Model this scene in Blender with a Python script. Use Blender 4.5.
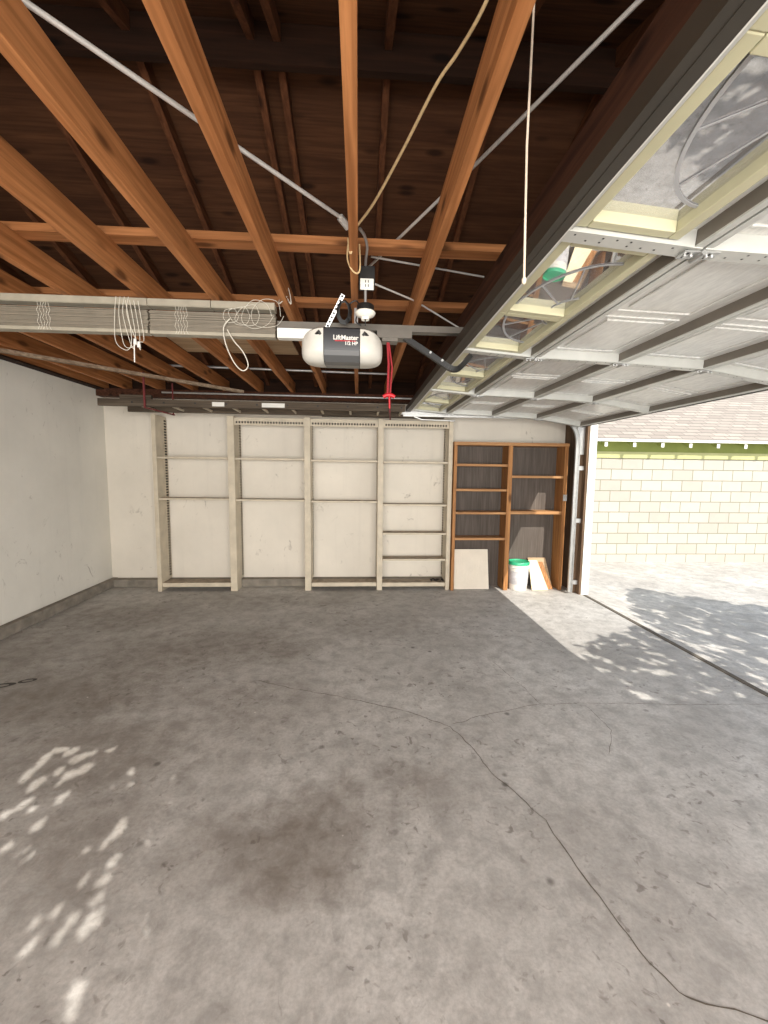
import bpy, math, random
from mathutils import Vector, Matrix
random.seed(7)
S = bpy.context.scene
for o in list(bpy.data.objects): bpy.data.objects.remove(o)
COL = S.collection

# ------------------------------------------------------------ camera
YAW, PITCH, ROLL, FPX = 0.0625, 0.0968, 0.0116, 411.2
cd = bpy.data.cameras.new('camera'); cam = bpy.data.objects.new('camera', cd); COL.objects.link(cam)
fw = Vector((math.sin(YAW)*math.cos(PITCH), math.cos(YAW)*math.cos(PITCH), -math.sin(PITCH)))
rt = Vector((math.cos(YAW), -math.sin(YAW), 0)); up = rt.cross(fw)
r2 = rt*math.cos(ROLL) + up*math.sin(ROLL); u2 = -rt*math.sin(ROLL) + up*math.cos(ROLL)
m3 = Matrix((r2, u2, -fw)).transposed()
cam.matrix_world = Matrix.Translation((0, 0, 1.5)) @ m3.to_4x4()
cd.sensor_fit = 'VERTICAL'; cd.sensor_height = 24.0; cd.sensor_width = 18.0; cd.lens = FPX/1024*24.0
cd.clip_start = 0.02; cd.clip_end = 200
S.camera = cam

# ------------------------------------------------------------ world, sun, exposure
W = bpy.data.worlds.new('world'); S.world = W; W.use_nodes = True
n = W.node_tree.nodes; l = W.node_tree.links; n.clear()
tc = n.new('ShaderNodeTexCoord'); sx = n.new('ShaderNodeSeparateXYZ'); l.new(tc.outputs['Generated'], sx.inputs[0])
ramp = n.new('ShaderNodeValToRGB'); l.new(sx.outputs['Z'], ramp.inputs[0])
e = ramp.color_ramp.elements; e[0].position = 0.0; e[0].color = (1.0, 0.985, 0.95, 1); e[1].position = 0.75; e[1].color = (0.24, 0.29, 0.36, 1)
k = e.new(0.18); k.color = (0.98, 0.965, 0.94, 1); k = e.new(0.4); k.color = (0.52, 0.60, 0.72, 1)
bg = n.new('ShaderNodeBackground'); l.new(ramp.outputs[0], bg.inputs[0]); bg.inputs[1].default_value = 1.2
out = n.new('ShaderNodeOutputWorld'); l.new(bg.outputs[0], out.inputs[0])

SUN = Vector((-0.45, 1.10, -1.0))
sd = bpy.data.lights.new('sun', 'SUN'); so = bpy.data.objects.new('sun', sd); COL.objects.link(so)
so.rotation_euler = SUN.to_track_quat('-Z', 'Y').to_euler(); sd.energy = 3.1; sd.angle = math.radians(0.28); sd.color = (1.0, 0.95, 0.86)
so.location = (6, -8, 9)
# added fill lamp behind the viewpoint, standing in for daylight through the opening
ad = bpy.data.lights.new('fill_lamp_behind_view', 'AREA'); ao = bpy.data.objects.new('fill_lamp_behind_view', ad); COL.objects.link(ao)
ad.shape = 'RECTANGLE'; ad.size = 5.4; ad.size_y = 2.0; ad.energy = 245; ad.color = (1.0, 0.975, 0.93)
ao.location = (0.05, -3.2, 1.35); ao.rotation_euler = (math.radians(90), 0, 0)
S.view_settings.view_transform = 'Standard'; S.view_settings.look = 'None'
S.view_settings.gamma = 1.0; S.view_settings.use_curve_mapping = False
S.view_settings.exposure = 0.95

# ------------------------------------------------------------ materials
def nt(name):
    m = bpy.data.materials.new(name); m.use_nodes = True
    t = m.node_tree; t.nodes.clear()
    o = t.nodes.new('ShaderNodeOutputMaterial'); b = t.nodes.new('ShaderNodeBsdfPrincipled')
    t.links.new(b.outputs[0], o.inputs[0]); return m, t, b, o
def rgb(r, g, b): # sRGB 0-255 -> linear
    f = lambda c: (c/255/12.92) if c/255 <= .04045 else ((c/255+.055)/1.055)**2.4
    return (f(r), f(g), f(b), 1)
def coords(t, scale=(1, 1, 1), loc=(0, 0, 0), world=False):
    c = t.nodes.new('ShaderNodeNewGeometry' if world else 'ShaderNodeTexCoord')
    m = t.nodes.new('ShaderNodeMapping'); m.inputs['Scale'].default_value = scale; m.inputs['Location'].default_value = loc
    t.links.new(c.outputs['Position' if world else 'Object'], m.inputs[0]); return m.outputs[0]
def noise(t, vec, scale, detail=4, rough=.55, dist=0):
    x = t.nodes.new('ShaderNodeTexNoise'); x.inputs['Scale'].default_value = scale; x.inputs['Detail'].default_value = detail
    x.inputs['Roughness'].default_value = rough; x.inputs['Distortion'].default_value = dist
    t.links.new(vec, x.inputs['Vector']); return x.outputs['Fac']
def rampf(t, fac, stops):
    r = t.nodes.new('ShaderNodeValToRGB'); t.links.new(fac, r.inputs[0]); e = r.color_ramp.elements
    while len(e) < len(stops): e.new(.5)
    for i, (p, c) in enumerate(stops): e[i].position = p; e[i].color = c if len(c) == 4 else (*c, 1)
    return r.outputs[0]
def mix(t, fac, a, b, mode='MIX'):
    x = t.nodes.new('ShaderNodeMix'); x.data_type = 'RGBA'; x.blend_type = mode
    for s, v in ((x.inputs['Factor'], fac), (x.inputs[6], a), (x.inputs[7], b)):
        if hasattr(v, 'node'): t.links.new(v, s)
        elif isinstance(v, (int, float)): s.default_value = v
        else: s.default_value = v if len(v) == 4 else (*v, 1)
    return x.outputs[2]
def math_(t, op, a, b=0.0, c=None):
    x = t.nodes.new('ShaderNodeMath'); x.operation = op
    for i, v in enumerate((a, b, c)):
        if v is None: continue
        if hasattr(v, 'node'): t.links.new(v, x.inputs[i])
        else: x.inputs[i].default_value = v
    return x.outputs[0]
def bump(t, b, h, s=.3, d=.01):
    x = t.nodes.new('ShaderNodeBump'); x.inputs['Strength'].default_value = s; x.inputs['Distance'].default_value = d
    t.links.new(h, x.inputs['Height']); t.links.new(x.outputs[0], b.inputs['Normal'])
G = lambda v: (v, v, v, 1)

def wood(name, c1, c2, axis='Y', rough=.7, knots=True, dark=None, seed=0, freq=1.0):
    m, t, b, o = nt(name)
    s = [22*freq, 22*freq, 22*freq]; s['XYZ'.index(axis)] = 1.3
    v = coords(t, s, (seed*3.1, seed*1.7, seed), world=True)
    f = noise(t, v, 1.0, 6, .6, .6)
    col = rampf(t, f, [(.3, c2), (.7, c1)])
    s2 = [60, 60, 60]; s2['XYZ'.index(axis)] = 2.5
    f2 = noise(t, coords(t, s2, (seed, 0, 0), world=True), 1.0, 3, .5)
    col = mix(t, rampf(t, f2, [(.42, G(0)), (.62, G(.45))]), col, tuple(x*.55 for x in c2[:3]))
    big = noise(t, coords(t, (1.5, 1.5, 1.5), (seed, 5, 0), world=True), 1.3, 3, .5)
    col = mix(t, rampf(t, big, [(.35, G(0)), (.75, G(.4))]), col, tuple(x*.6 for x in c1[:3]))
    if knots:
        sk = [7, 7, 7]; sk['XYZ'.index(axis)] = 2.6
        vo = t.nodes.new('ShaderNodeTexVoronoi'); vo.inputs['Scale'].default_value = 1.0
        t.links.new(coords(t, sk, (seed*1.3, .4, .2), world=True), vo.inputs['Vector'])
        kf = rampf(t, vo.outputs['Distance'], [(.09, G(.85)), (.2, G(0))])
        col = mix(t, kf, col, tuple(x*.3 for x in c2[:3]))
    t.links.new(col, b.inputs['Base Color']); b.inputs['Roughness'].default_value = rough; b.inputs['Specular IOR Level'].default_value = .2
    bump(t, b, f, .25, .004); return m
def plain(name, c, rough=.6, metal=0.0, var=.12, scale=6, spec=.5):
    m, t, b, o = nt(name)
    f = noise(t, coords(t, world=True), scale, 5, .6)
    col = mix(t, rampf(t, f, [(.3, G(0)), (.75, G(1))]), c, tuple(x*(1-var*2) for x in c[:3]))
    t.links.new(col, b.inputs['Base Color']); b.inputs['Roughness'].default_value = rough; b.inputs['Metallic'].default_value = metal
    b.inputs['Specular IOR Level'].default_value = spec
    return m

M = {}
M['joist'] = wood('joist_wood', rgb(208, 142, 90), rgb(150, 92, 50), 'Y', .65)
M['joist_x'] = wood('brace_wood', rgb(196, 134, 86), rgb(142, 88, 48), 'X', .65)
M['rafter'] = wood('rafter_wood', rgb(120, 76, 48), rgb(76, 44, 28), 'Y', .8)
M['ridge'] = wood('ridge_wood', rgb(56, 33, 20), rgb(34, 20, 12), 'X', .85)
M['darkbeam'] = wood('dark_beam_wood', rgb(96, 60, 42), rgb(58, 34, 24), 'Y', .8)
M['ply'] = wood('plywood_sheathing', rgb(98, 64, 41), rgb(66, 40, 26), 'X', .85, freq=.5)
M['ladderwood'] = wood('weathered_ladder_wood', rgb(108, 96, 82), rgb(70, 60, 50), 'X', .8, knots=False)
M['greywood'] = wood('grey_weathered_wood', rgb(186, 164, 140), rgb(120, 96, 76), 'Y', .8, knots=False)
M['casewood'] = wood('bookcase_wood', rgb(184, 132, 82), rgb(136, 90, 52), 'Z', .55)
M['casewood_x'] = wood('bookcase_shelf_wood', rgb(196, 150, 104), rgb(154, 108, 68), 'X', .55)
M['caseback'] = wood('bookcase_back_board', rgb(106, 97, 90), rgb(82, 74, 68), 'Z', .8, knots=False)
M['jambwood'] = wood('jamb_wood', rgb(132, 108, 86), rgb(88, 68, 54), 'Z', .8, knots=False)
M['plyboard'] = wood('pale_plywood', rgb(206, 180, 148), rgb(170, 142, 108), 'X', .8, knots=False)
M['rack'] = plain('beige_painted_rack', rgb(206, 193, 170), .55, 0, .14, 7)
M['rackdark'] = plain('slot_dark', rgb(42, 34, 28), .8)
M['rackdirt'] = plain('dusty_shelf_top', rgb(176, 160, 140), .8, 0, .3, 14)
M['galv'] = plain('galvanised_steel', rgb(200, 200, 198), .38, .75, .12, 20)
M['steeldark'] = plain('dark_steel_strut', rgb(62, 56, 48), .5, .2, .08)
M['white'] = plain('white_paint', rgb(226, 224, 216), .5, 0, .05)
M['stucco'] = plain('white_stucco', rgb(240, 238, 230), .9, 0, .04, 30)
M['plastic_dark'] = plain('charcoal_plastic', rgb(38, 38, 41), .45, 0, .03)
M['plastic_mid'] = plain('grey_plastic_lip', rgb(84, 84, 84), .4, 0, .03)
M['black'] = plain('black_rubber', rgb(28, 27, 26), .5, 0, .03)
M['red'] = plain('red_plastic', rgb(196, 28, 40), .45, 0, .05)
M['redrope'] = plain('red_rope', rgb(160, 36, 44), .8, 0, .2, 60)
M['redpaint'] = plain('dull_red_paint', rgb(120, 44, 44), .7, 0, .2, 40)
M['rope'] = plain('beige_rope', rgb(206, 176, 130), .85, 0, .15, 80)
M['string'] = plain('pale_string', rgb(228, 208, 186), .85, 0, .1, 80)
M['whitecord'] = plain('white_blind_cord', rgb(206, 200, 186), .8, 0, .05, 80)
M['frameyellow'] = plain('cream_window_frame', rgb(200, 195, 162), .45, 0, .06)
M['insert'] = plain('sunburst_insert', rgb(176, 176, 178), .5, 0, .04)
M['green_eave'] = plain('green_eave_paint', rgb(136, 146, 70), .7, 0, .1, 5)
M['green_frieze'] = plain('pale_green_trim', rgb(182, 182, 128), .7, 0, .08, 5)
M['curb'] = plain('grey_concrete_curb', rgb(142, 134, 122), .9, 0, .25, 9)
M['cream'] = plain('cream_board', rgb(236, 222, 188), .8, 0, .08, 5)
M['bucket'] = plain('white_bucket_plastic', rgb(232, 228, 218), .35, 0, .04)
M['lid'] = plain('green_lid_plastic', rgb(52, 168, 122), .35, 0, .05)
M['label'] = plain('bucket_label', rgb(206, 204, 206), .5, 0, .2, 14)
M['leaf'] = plain('leaf_green', rgb(80, 110, 50), .6, 0, .2, 3)
M['bark'] = plain('bark', rgb(92, 76, 60), .9, 0, .3, 8)
M['roofing'] = plain('roof_shingle_brown', rgb(110, 98, 88), .9, 0, .2, 6)
M['slat'] = plain('grey_beige_slats', rgb(128, 119, 104), .55, 0, .12, 12)
M['headrail'] = plain('dusty_cream_headrail', rgb(158, 150, 133), .55, 0, .12, 12)
M['bulbwhite'] = plain('porcelain', rgb(238, 234, 222), .25, 0, .03)

# opaque glass blend: dusty, reflective pane
def mk_glass():
    m, t, b, o = nt('dusty_glass')
    t.nodes.remove(b)
    gl = t.nodes.new('ShaderNodeBsdfGlossy'); gl.inputs['Roughness'].default_value = .015; gl.inputs['Color'].default_value = G(.95)
    tr = t.nodes.new('ShaderNodeBsdfTransparent'); tr.inputs['Color'].default_value = (.8, .82, .84, 1)
    df = t.nodes.new('ShaderNodeBsdfDiffuse'); df.inputs['Color'].default_value = (.62, .61, .62, 1)
    f = noise(t, coords(t, (1, 1, 1), world=True), 3.5, 6, .65, .4)
    a = t.nodes.new('ShaderNodeMixShader'); a.inputs[0].default_value = .62
    t.links.new(tr.outputs[0], a.inputs[1]); t.links.new(gl.outputs[0], a.inputs[2])
    c = t.nodes.new('ShaderNodeMixShader'); t.links.new(rampf(t, f, [(.35, G(.08)), (.75, G(.34))]), c.inputs[0])
    t.links.new(a.outputs[0], c.inputs[1]); t.links.new(df.outputs[0], c.inputs[2]); t.links.new(c.outputs[0], o.inputs[0])
    return m
M['glass'] = mk_glass()

# embossed steel door skin
def mk_skin():
    m, t, b, o = nt('door_skin')
    f = noise(t, coords(t, (60, 12, 60), world=True), 1.0, 4, .6)
    g = noise(t, coords(t, world=True), 1.4, 4, .6)
    col = rampf(t, f, [(.3, rgb(208, 208, 205)), (.7, rgb(236, 236, 232))])
    col = mix(t, rampf(t, g, [(.4, G(0)), (.75, G(.3))]), col, rgb(196, 186, 172))
    t.links.new(col, b.inputs['Base Color']); b.inputs['Roughness'].default_value = .34; b.inputs['Metallic'].default_value = .12
    bump(t, b, f, .35, .003); return m
M['skin'] = mk_skin()
M['rod'] = plain('bright_zinc_rod', rgb(214, 210, 204), .4, .25, .08, 20)
M['railweb'] = plain('shaded_rail_web', rgb(122, 114, 104), .5, .2, .08, 10)  # web colour darkened to carry the shade at the door joints
M['lens'] = plain('milky_light_cover', rgb(206, 202, 192), .35, 0, .06, 12)
M['railsteel'] = plain('opener_rail_steel', rgb(108, 102, 94), .45, .3, .08, 20)
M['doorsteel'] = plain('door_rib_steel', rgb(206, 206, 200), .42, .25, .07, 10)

# concrete floor with oil stains (stain positions measured on the floor)
STAINS = [(-.25, 1.60, .42, .20, .62, (.55, 1.0)), (.25, 1.85, .3, .18, .35, (1, 1)), (-1.9, 2.75, .8, .45, .62, (1, .6)), (-1.55, 3.35, .9, .5, .55, (.8, .9)),
          (-.85, 3.45, .6, .35, .5, (1, .8)), (-1.4, 2.15, .7, .3, .5, (1, .5)), (-2.4, 4.2, .9, .5, .45, (1, .6)), (-.8, 2.6, .7, .35, .3, (1, 1)),
          (-1.15, 1.65, .4, .22, .35, (1, 1)), (.1, 4.0, .9, .4, .25, (1, .6)), (-.9, 4.7, 1.0, .3, .32, (1, .5)), (-2.7, 3.2, .5, .7, .45, (1, 1))]
def concrete(name, c_lo, c_hi, stains, pits=True, bumpy=.15):
    m, t, b, o = nt(name)
    v = coords(t, world=True)
    f = noise(t, v, 1.1, 8, .62, .4); f2 = noise(t, v, 9, 8, .7, .3); f3 = noise(t, v, 60, 4, .7)
    col = rampf(t, f, [(.3, c_lo), (.68, c_hi)])
    col = mix(t, rampf(t, f2, [(.36, G(.6)), (.58, G(0))]), col, tuple(x*.62 for x in c_lo[:3]))
    col = mix(t, rampf(t, f3, [(.35, G(.35)), (.6, G(0))]), col, tuple(x*.6 for x in c_lo[:3]))
    if stains:
        wn = t.nodes.new('ShaderNodeTexNoise'); wn.inputs['Scale'].default_value = 2.2; wn.inputs['Detail'].default_value = 6; t.links.new(v, wn.inputs['Vector'])
        w = t.nodes.new('ShaderNodeVectorMath'); w.operation = 'MULTIPLY_ADD'; t.links.new(wn.outputs['Color'], w.inputs[0]); w.inputs[1].default_value = (.7, .7, 0); 
        off = t.nodes.new('ShaderNodeVectorMath'); off.operation = 'SUBTRACT'; t.links.new(v, off.inputs[0]); off.inputs[1].default_value = (.35, .35, 0); t.links.new(off.outputs[0], w.inputs[2])
        tot = None
        for (x, y, rx, ry, s, _) in stains:
            a = t.nodes.new('ShaderNodeVectorMath'); a.operation = 'SUBTRACT'; t.links.new(w.outputs[0], a.inputs[0]); a.inputs[1].default_value = (x, y, 0)
            d = t.nodes.new('ShaderNodeVectorMath'); d.operation = 'DIVIDE'; t.links.new(a.outputs[0], d.inputs[0]); d.inputs[1].default_value = (rx, ry*1.3, 100)
            L = t.nodes.new('ShaderNodeVectorMath'); L.operation = 'LENGTH'; t.links.new(d.outputs[0], L.inputs[0])
            mr = t.nodes.new('ShaderNodeMapRange'); mr.interpolation_type = 'SMOOTHSTEP'; mr.inputs['From Min'].default_value = 1.35; mr.inputs['From Max'].default_value = .15
            mr.inputs['To Min'].default_value = 0; mr.inputs['To Max'].default_value = min(.9, s*1.3); t.links.new(L.outputs['Value'], mr.inputs['Value'])
            tot = mr.outputs[0] if tot is None else math_(t, 'MAXIMUM', tot, mr.outputs[0])
        tot = math_(t, 'MULTIPLY', tot, rampf(t, f2, [(.25, G(1)), (.8, G(.55))]))
        col = mix(t, tot, col, rgb(106, 95, 84))
    if pits:
        vo = t.nodes.new('ShaderNodeTexVoronoi'); vo.inputs['Scale'].default_value = 7; t.links.new(v, vo.inputs['Vector'])
        k = rampf(t, vo.outputs['Distance'], [(.06, G(.75)), (.15, G(0))])
        kk = math_(t, 'MULTIPLY', k, rampf(t, noise(t, v, 1.7, 2), [(.5, G(0)), (.62, G(1))]))
        col = mix(t, kk, col, rgb(72, 66, 60))
        fs = noise(t, coords(t, (1, 1, 1), (5, 2, 0), world=True), 22, 3, .5, .8); fm = noise(t, coords(t, (1, 1, 1), (1, 8, 0), world=True), 1.9, 4, .6)
        ks = math_(t, 'MULTIPLY', rampf(t, fs, [(.60, G(0)), (.68, G(.6))]), rampf(t, fm, [(.44, G(0)), (.6, G(1))]))
        col = mix(t, ks, col, rgb(96, 88, 80))
        vo2 = t.nodes.new('ShaderNodeTexVoronoi'); vo2.inputs['Scale'].default_value = 4.3; t.links.new(coords(t, (1, 1, 1), (3.3, 1.2, 0), world=True), vo2.inputs['Vector'])
        k2 = rampf(t, vo2.outputs['Distance'], [(.018, G(.8)), (.03, G(0))])
        col = mix(t, k2, col, rgb(225, 220, 212))
    t.links.new(col, b.inputs['Base Color']); b.inputs['Roughness'].default_value = .62
    bump(t, b, f2, bumpy, .006); return m
M['floor'] = concrete('garage_concrete', rgb(172, 168, 163), rgb(212, 209, 205), STAINS)
M['drive'] = concrete('driveway_concrete', rgb(172, 167, 162), rgb(230, 225, 218), None, False, .5)
M['crack'] = plain('floor_crack', rgb(104, 96, 86), .9)
M['oil'] = plain('dark_oil_mark', rgb(50, 42, 36), .5, 0, .3, 20)

def mk_wall(name, c, scuff=.5):
    m, t, b, o = nt(name)
    v = coords(t, world=True)
    f = noise(t, v, 1.3, 5, .6); f2 = noise(t, v, 14, 6, .6)
    col = rampf(t, f, [(.3, tuple(x*.86 for x in c[:3])), (.7, c)])
    s1 = noise(t, coords(t, (1, 1, .75), (7, 3, 1), world=True), 6.5, 6, .72, 1.5)
    s2 = noise(t, coords(t, (1, 1, 1), (1, 9, 4), world=True), 1.6, 3, .5)
    k = math_(t, 'MULTIPLY', rampf(t, s1, [(.61, G(0)), (.70, G(scuff))]), rampf(t, s2, [(.45, G(0)), (.6, G(1))]))
    col = mix(t, k, col, rgb(120, 106, 92))
    st = noise(t, coords(t, (9, 9, .5), (2, 2, 2), world=True), 1.0, 4, .6)
    col = mix(t, rampf(t, st, [(.55, G(0)), (.8, G(.3))]), col, tuple(x*.72 for x in c[:3]))
    t.links.new(col, b.inputs['Base Color']); b.inputs['Roughness'].default_value = .85
    bump(t, b, f2, .12, .004); return m
M['wallL'] = mk_wall('white_plaster', rgb(226, 222, 212), .55)
M['wallB'] = mk_wall('cream_plaster', rgb(228, 220, 206), .7)

def mk_block():
    m, t, b, o = nt('painted_block')
    br = t.nodes.new('ShaderNodeTexBrick'); br.inputs['Scale'].default_value = 1
    c = t.nodes.new('ShaderNodeNewGeometry'); sp = t.nodes.new('ShaderNodeSeparateXYZ'); cb = t.nodes.new('ShaderNodeCombineXYZ')
    t.links.new(c.outputs['Position'], sp.inputs[0]); t.links.new(math_(t, 'ADD', sp.outputs['X'], .09), cb.inputs[0]); t.links.new(math_(t, 'ADD', sp.outputs['Z'], .03), cb.inputs[1]); t.links.new(cb.outputs[0], br.inputs['Vector'])
    br.inputs['Brick Width'].default_value = .4064; br.inputs['Row Height'].default_value = .2045; br.inputs['Mortar Size'].default_value = .007; br.inputs['Mortar Smooth'].default_value = .1
    br.inputs['Color1'].default_value = rgb(178, 174, 164); br.inputs['Color2'].default_value = rgb(164, 156, 146); br.inputs['Mortar'].default_value = rgb(124, 122, 100); br.inputs['Bias'].default_value = -.4
    br.offset = .5
    f = noise(t, coords(t, world=True), 5, 6, .7)
    col = mix(t, rampf(t, f, [(.45, G(0)), (.8, G(.35))]), br.outputs['Color'], rgb(160, 152, 140))
    t.links.new(col, b.inputs['Base Color']); b.inputs['Roughness'].default_value = .9
    bump(t, b, math_(t, 'SUBTRACT', 1.0, br.outputs['Fac']), .4, .01); return m
M['block'] = mk_block()
def mk_shingle():
    m, t, b, o = nt('pale_shingles')
    br = t.nodes.new('ShaderNodeTexBrick'); br.inputs['Scale'].default_value = 1
    c = t.nodes.new('ShaderNodeNewGeometry'); sp = t.nodes.new('ShaderNodeSeparateXYZ'); cb = t.nodes.new('ShaderNodeCombineXYZ')
    t.links.new(c.outputs['Position'], sp.inputs[0]); t.links.new(sp.outputs['X'], cb.inputs[0]); t.links.new(sp.outputs['Z'], cb.inputs[1]); t.links.new(cb.outputs[0], br.inputs['Vector'])
    br.inputs['Brick Width'].default_value = .3; br.inputs['Row Height'].default_value = .075; br.inputs['Mortar Size'].default_value = .008
    br.inputs['Color1'].default_value = rgb(178, 168, 156); br.inputs['Color2'].default_value = rgb(152, 142, 132); br.inputs['Mortar'].default_value = rgb(122, 114, 106)
    f = noise(t, coords(t, world=True), 14, 5, .7)
    col = mix(t, rampf(t, f, [(.4, G(0)), (.7, G(.5))]), br.outputs['Color'], rgb(150, 138, 130))
    t.links.new(col, b.inputs['Base Color']); b.inputs['Roughness'].default_value = .95; return m
M['shingle'] = mk_shingle()

# ------------------------------------------------------------ mesh helpers
def wloc(o):
    v = Vector((0, 0, 0))
    while o is not None: v = v + o.location; o = o.parent
    return v
class MB:
    def __init__(s): s.v = []; s.f = []; s.mi = []; s.cur = 0
    def _add(s, vs, fs):
        k = len(s.v); s.v += [tuple(p) for p in vs]
        for f in fs: s.f.append([i+k for i in f]); s.mi.append(s.cur)
        return s
    def box(s, x0, x1, y0, y1, z0, z1):
        vs = [(x0,y0,z0),(x1,y0,z0),(x1,y1,z0),(x0,y1,z0),(x0,y0,z1),(x1,y0,z1),(x1,y1,z1),(x0,y1,z1)]
        return s._add(vs, [(0,3,2,1),(4,5,6,7),(0,1,5,4),(1,2,6,5),(2,3,7,6),(3,0,4,7)])
    def bar(s, p, q, w, h, upv=(0,0,1)):
        p = Vector(p); q = Vector(q); d = (q-p).normalized(); a = d.cross(Vector(upv)); a.normalize(); b = a.cross(d)
        vs = []
        for c in (p, q):
            for (i, j) in ((-1,-1),(1,-1),(1,1),(-1,1)): vs.append(c + a*(w/2*i) + b*(h/2*j))
        return s._add(vs, [(0,1,2,3)[::-1],(4,5,6,7),(0,1,5,4),(1,2,6,5),(2,3,7,6),(3,0,4,7)])
    def tube(s, pts, r, nseg=8):
        pts = [Vector(p) for p in pts]; vs = []; fs = []
        ref = Vector((0.31, 0.17, 0.93))
        for i, p in enumerate(pts):
            d = (pts[min(i+1, len(pts)-1)] - pts[max(i-1, 0)]).normalized()
            if abs(d.dot(ref)) > .98: ref = Vector((.9, .3, .1))
            a = d.cross(ref).normalized(); b = d.cross(a)
            rr = r[i] if isinstance(r, (list, tuple)) else r
            for k in range(nseg):
                t = 2*math.pi*k/nseg; vs.append(p + a*(rr*math.cos(t)) + b*(rr*math.sin(t)))
        for i in range(len(pts)-1):
            for k in range(nseg):
                k2 = (k+1) % nseg; fs.append((i*nseg+k, i*nseg+k2, (i+1)*nseg+k2, (i+1)*nseg+k))
        fs.append(tuple(range(nseg))[::-1]); fs.append(tuple((len(pts)-1)*nseg+k for k in range(nseg)))
        return s._add(vs, fs)
    def lathe(s, prof, c, nseg=32):   # prof [(r,z)], around vertical axis
        vs = []; fs = []
        for (r, z) in prof:
            for k in range(nseg):
                t = 2*math.pi*k/nseg; vs.append((c[0]+max(r, 1e-4)*math.cos(t), c[1]+max(r, 1e-4)*math.sin(t), c[2]+z))
        for i in range(len(prof)-1):
            for k in range(nseg):
                k2 = (k+1) % nseg; fs.append((i*nseg+k, i*nseg+k2, (i+1)*nseg+k2, (i+1)*nseg+k))
        return s._add(vs, fs)
    def poly(s, pts, off):            # closed prism: polygon pts extruded by vector off
        k = len(pts); o = Vector(off); vs = [Vector(p) for p in pts] + [Vector(p)+o for p in pts]
        fs = [tuple(range(k))[::-1], tuple(range(k, 2*k))] + [(i, (i+1) % k, k+(i+1) % k, k+i) for i in range(k)]
        return s._add(vs, fs)
    def quad(s, a, b, c, d): return s._add([a, b, c, d], [(0, 1, 2, 3)])
    def build(s, name, mats, parent=None, bevel=0, smooth=False, loc=None, sub=0):
        if not isinstance(mats, (list, tuple)): mats = [mats]
        if parent is None:
            if loc is None:
                xs = [p[0] for p in s.v]; ys = [p[1] for p in s.v]; zs = [p[2] for p in s.v]
                loc = ((min(xs)+max(xs))/2, (min(ys)+max(ys))/2, min(zs))
            base = Vector(loc)
        else: base = wloc(parent)
        me = bpy.data.meshes.new(name); me.from_pydata([tuple(Vector(p)-base) for p in s.v], [], s.f)
        for m in mats: me.materials.append(M[m] if isinstance(m, str) else m)
        me.polygons.foreach_set('material_index', s.mi)
        if smooth: me.polygons.foreach_set('use_smooth', [True]*len(me.polygons))
        me.update()
        o = bpy.data.objects.new(name, me); COL.objects.link(o)
        if parent is None: o.location = loc
        else: o.parent = parent
        if bevel:
            b = o.modifiers.new('bevel', 'BEVEL'); b.width = bevel; b.segments = 2; b.limit_method = 'ANGLE'
        if smooth and not sub:
            e = o.modifiers.new('split', 'EDGE_SPLIT'); e.split_angle = math.radians(40)
        if sub:
            b = o.modifiers.new('sub', 'SUBSURF'); b.levels = sub; b.render_levels = sub
        return o
def empty(name, loc, label=None, cat=None, group=None):
    o = bpy.data.objects.new(name, None); COL.objects.link(o); o.location = loc; o.empty_display_size = .1
    return tag(o, label, cat, group)
def tag(o, label=None, cat=None, group=None, kind=None):
    if label: o['label'] = label
    if cat: o['category'] = cat
    if group: o['group'] = group
    if kind: o['kind'] = kind
    return o
def struct(o, label=None): o['kind'] = 'structure'; return tag(o, label)
def B(*a): return MB().box(*a)
def arc(c, r, a0, a1, nn, plane='XZ'):
    out = []
    for i in range(nn+1):
        t = math.radians(a0 + (a1-a0)*i/nn)
        if plane == 'XZ': out.append((c[0]+r*math.cos(t), c[1], c[2]+r*math.sin(t)))
        elif plane == 'XY': out.append((c[0]+r*math.cos(t), c[1]+r*math.sin(t), c[2]))
        else: out.append((c[0], c[1]+r*math.cos(t), c[2]+r*math.sin(t)))
    return out
def smooth_path(pts, nn=6):
    P = [Vector(p) for p in pts]; out = []
    for i in range(len(P)-1):
        p0 = P[max(i-1, 0)]; p1 = P[i]; p2 = P[i+1]; p3 = P[min(i+2, len(P)-1)]
        for j in range(nn):
            t = j/nn
            out.append(.5*((2*p1) + (-p0+p2)*t + (2*p0-5*p1+4*p2-p3)*t*t + (-p0+3*p1-3*p2+p3)*t**3))
    out.append(P[-1]); return out

# ------------------------------------------------------------ the setting
XL, XR, YB, YF = -3.17, 2.785, 5.42, -0.35     # inner faces of walls
ZP = 2.47                                     # underside of joists
RY, RZ = 2.33, 3.74                           # ridge line
fl = MB(); fl.box(XL-.12, 2.84, YF-.1, YB+.12, -.15, 0)
def crack_strip(mb, pts, w, seed=0):
    rnd = random.Random(seed); fine = []
    for i in range(len(pts)-1):
        a = Vector((*pts[i], 0)); b = Vector((*pts[i+1], 0)); k = max(2, int((b-a).length/.035))
        for j in range(k):
            p = a.lerp(b, j/k); d = (b-a).normalized(); nrm = Vector((-d.y, d.x, 0)); fine.append(p + nrm*rnd.uniform(-.006, .006))
    fine.append(Vector((*pts[-1], 0)))
    L = []; R_ = []
    for i, p in enumerate(fine):
        d = (fine[min(i+1, len(fine)-1)]-fine[max(i-1, 0)]).normalized(); nrm = Vector((-d.y, d.x, 0))
        ww = w*rnd.uniform(.5, 1.15)*(.35 if i in (0, len(fine)-1) else 1)/2
        L.append(p+nrm*ww+Vector((0, 0, .0012))); R_.append(p-nrm*ww+Vector((0, 0, .0012)))
    for i in range(len(fine)-1): mb.quad(R_[i], R_[i+1], L[i+1], L[i])
fl.cur = 1
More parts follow.
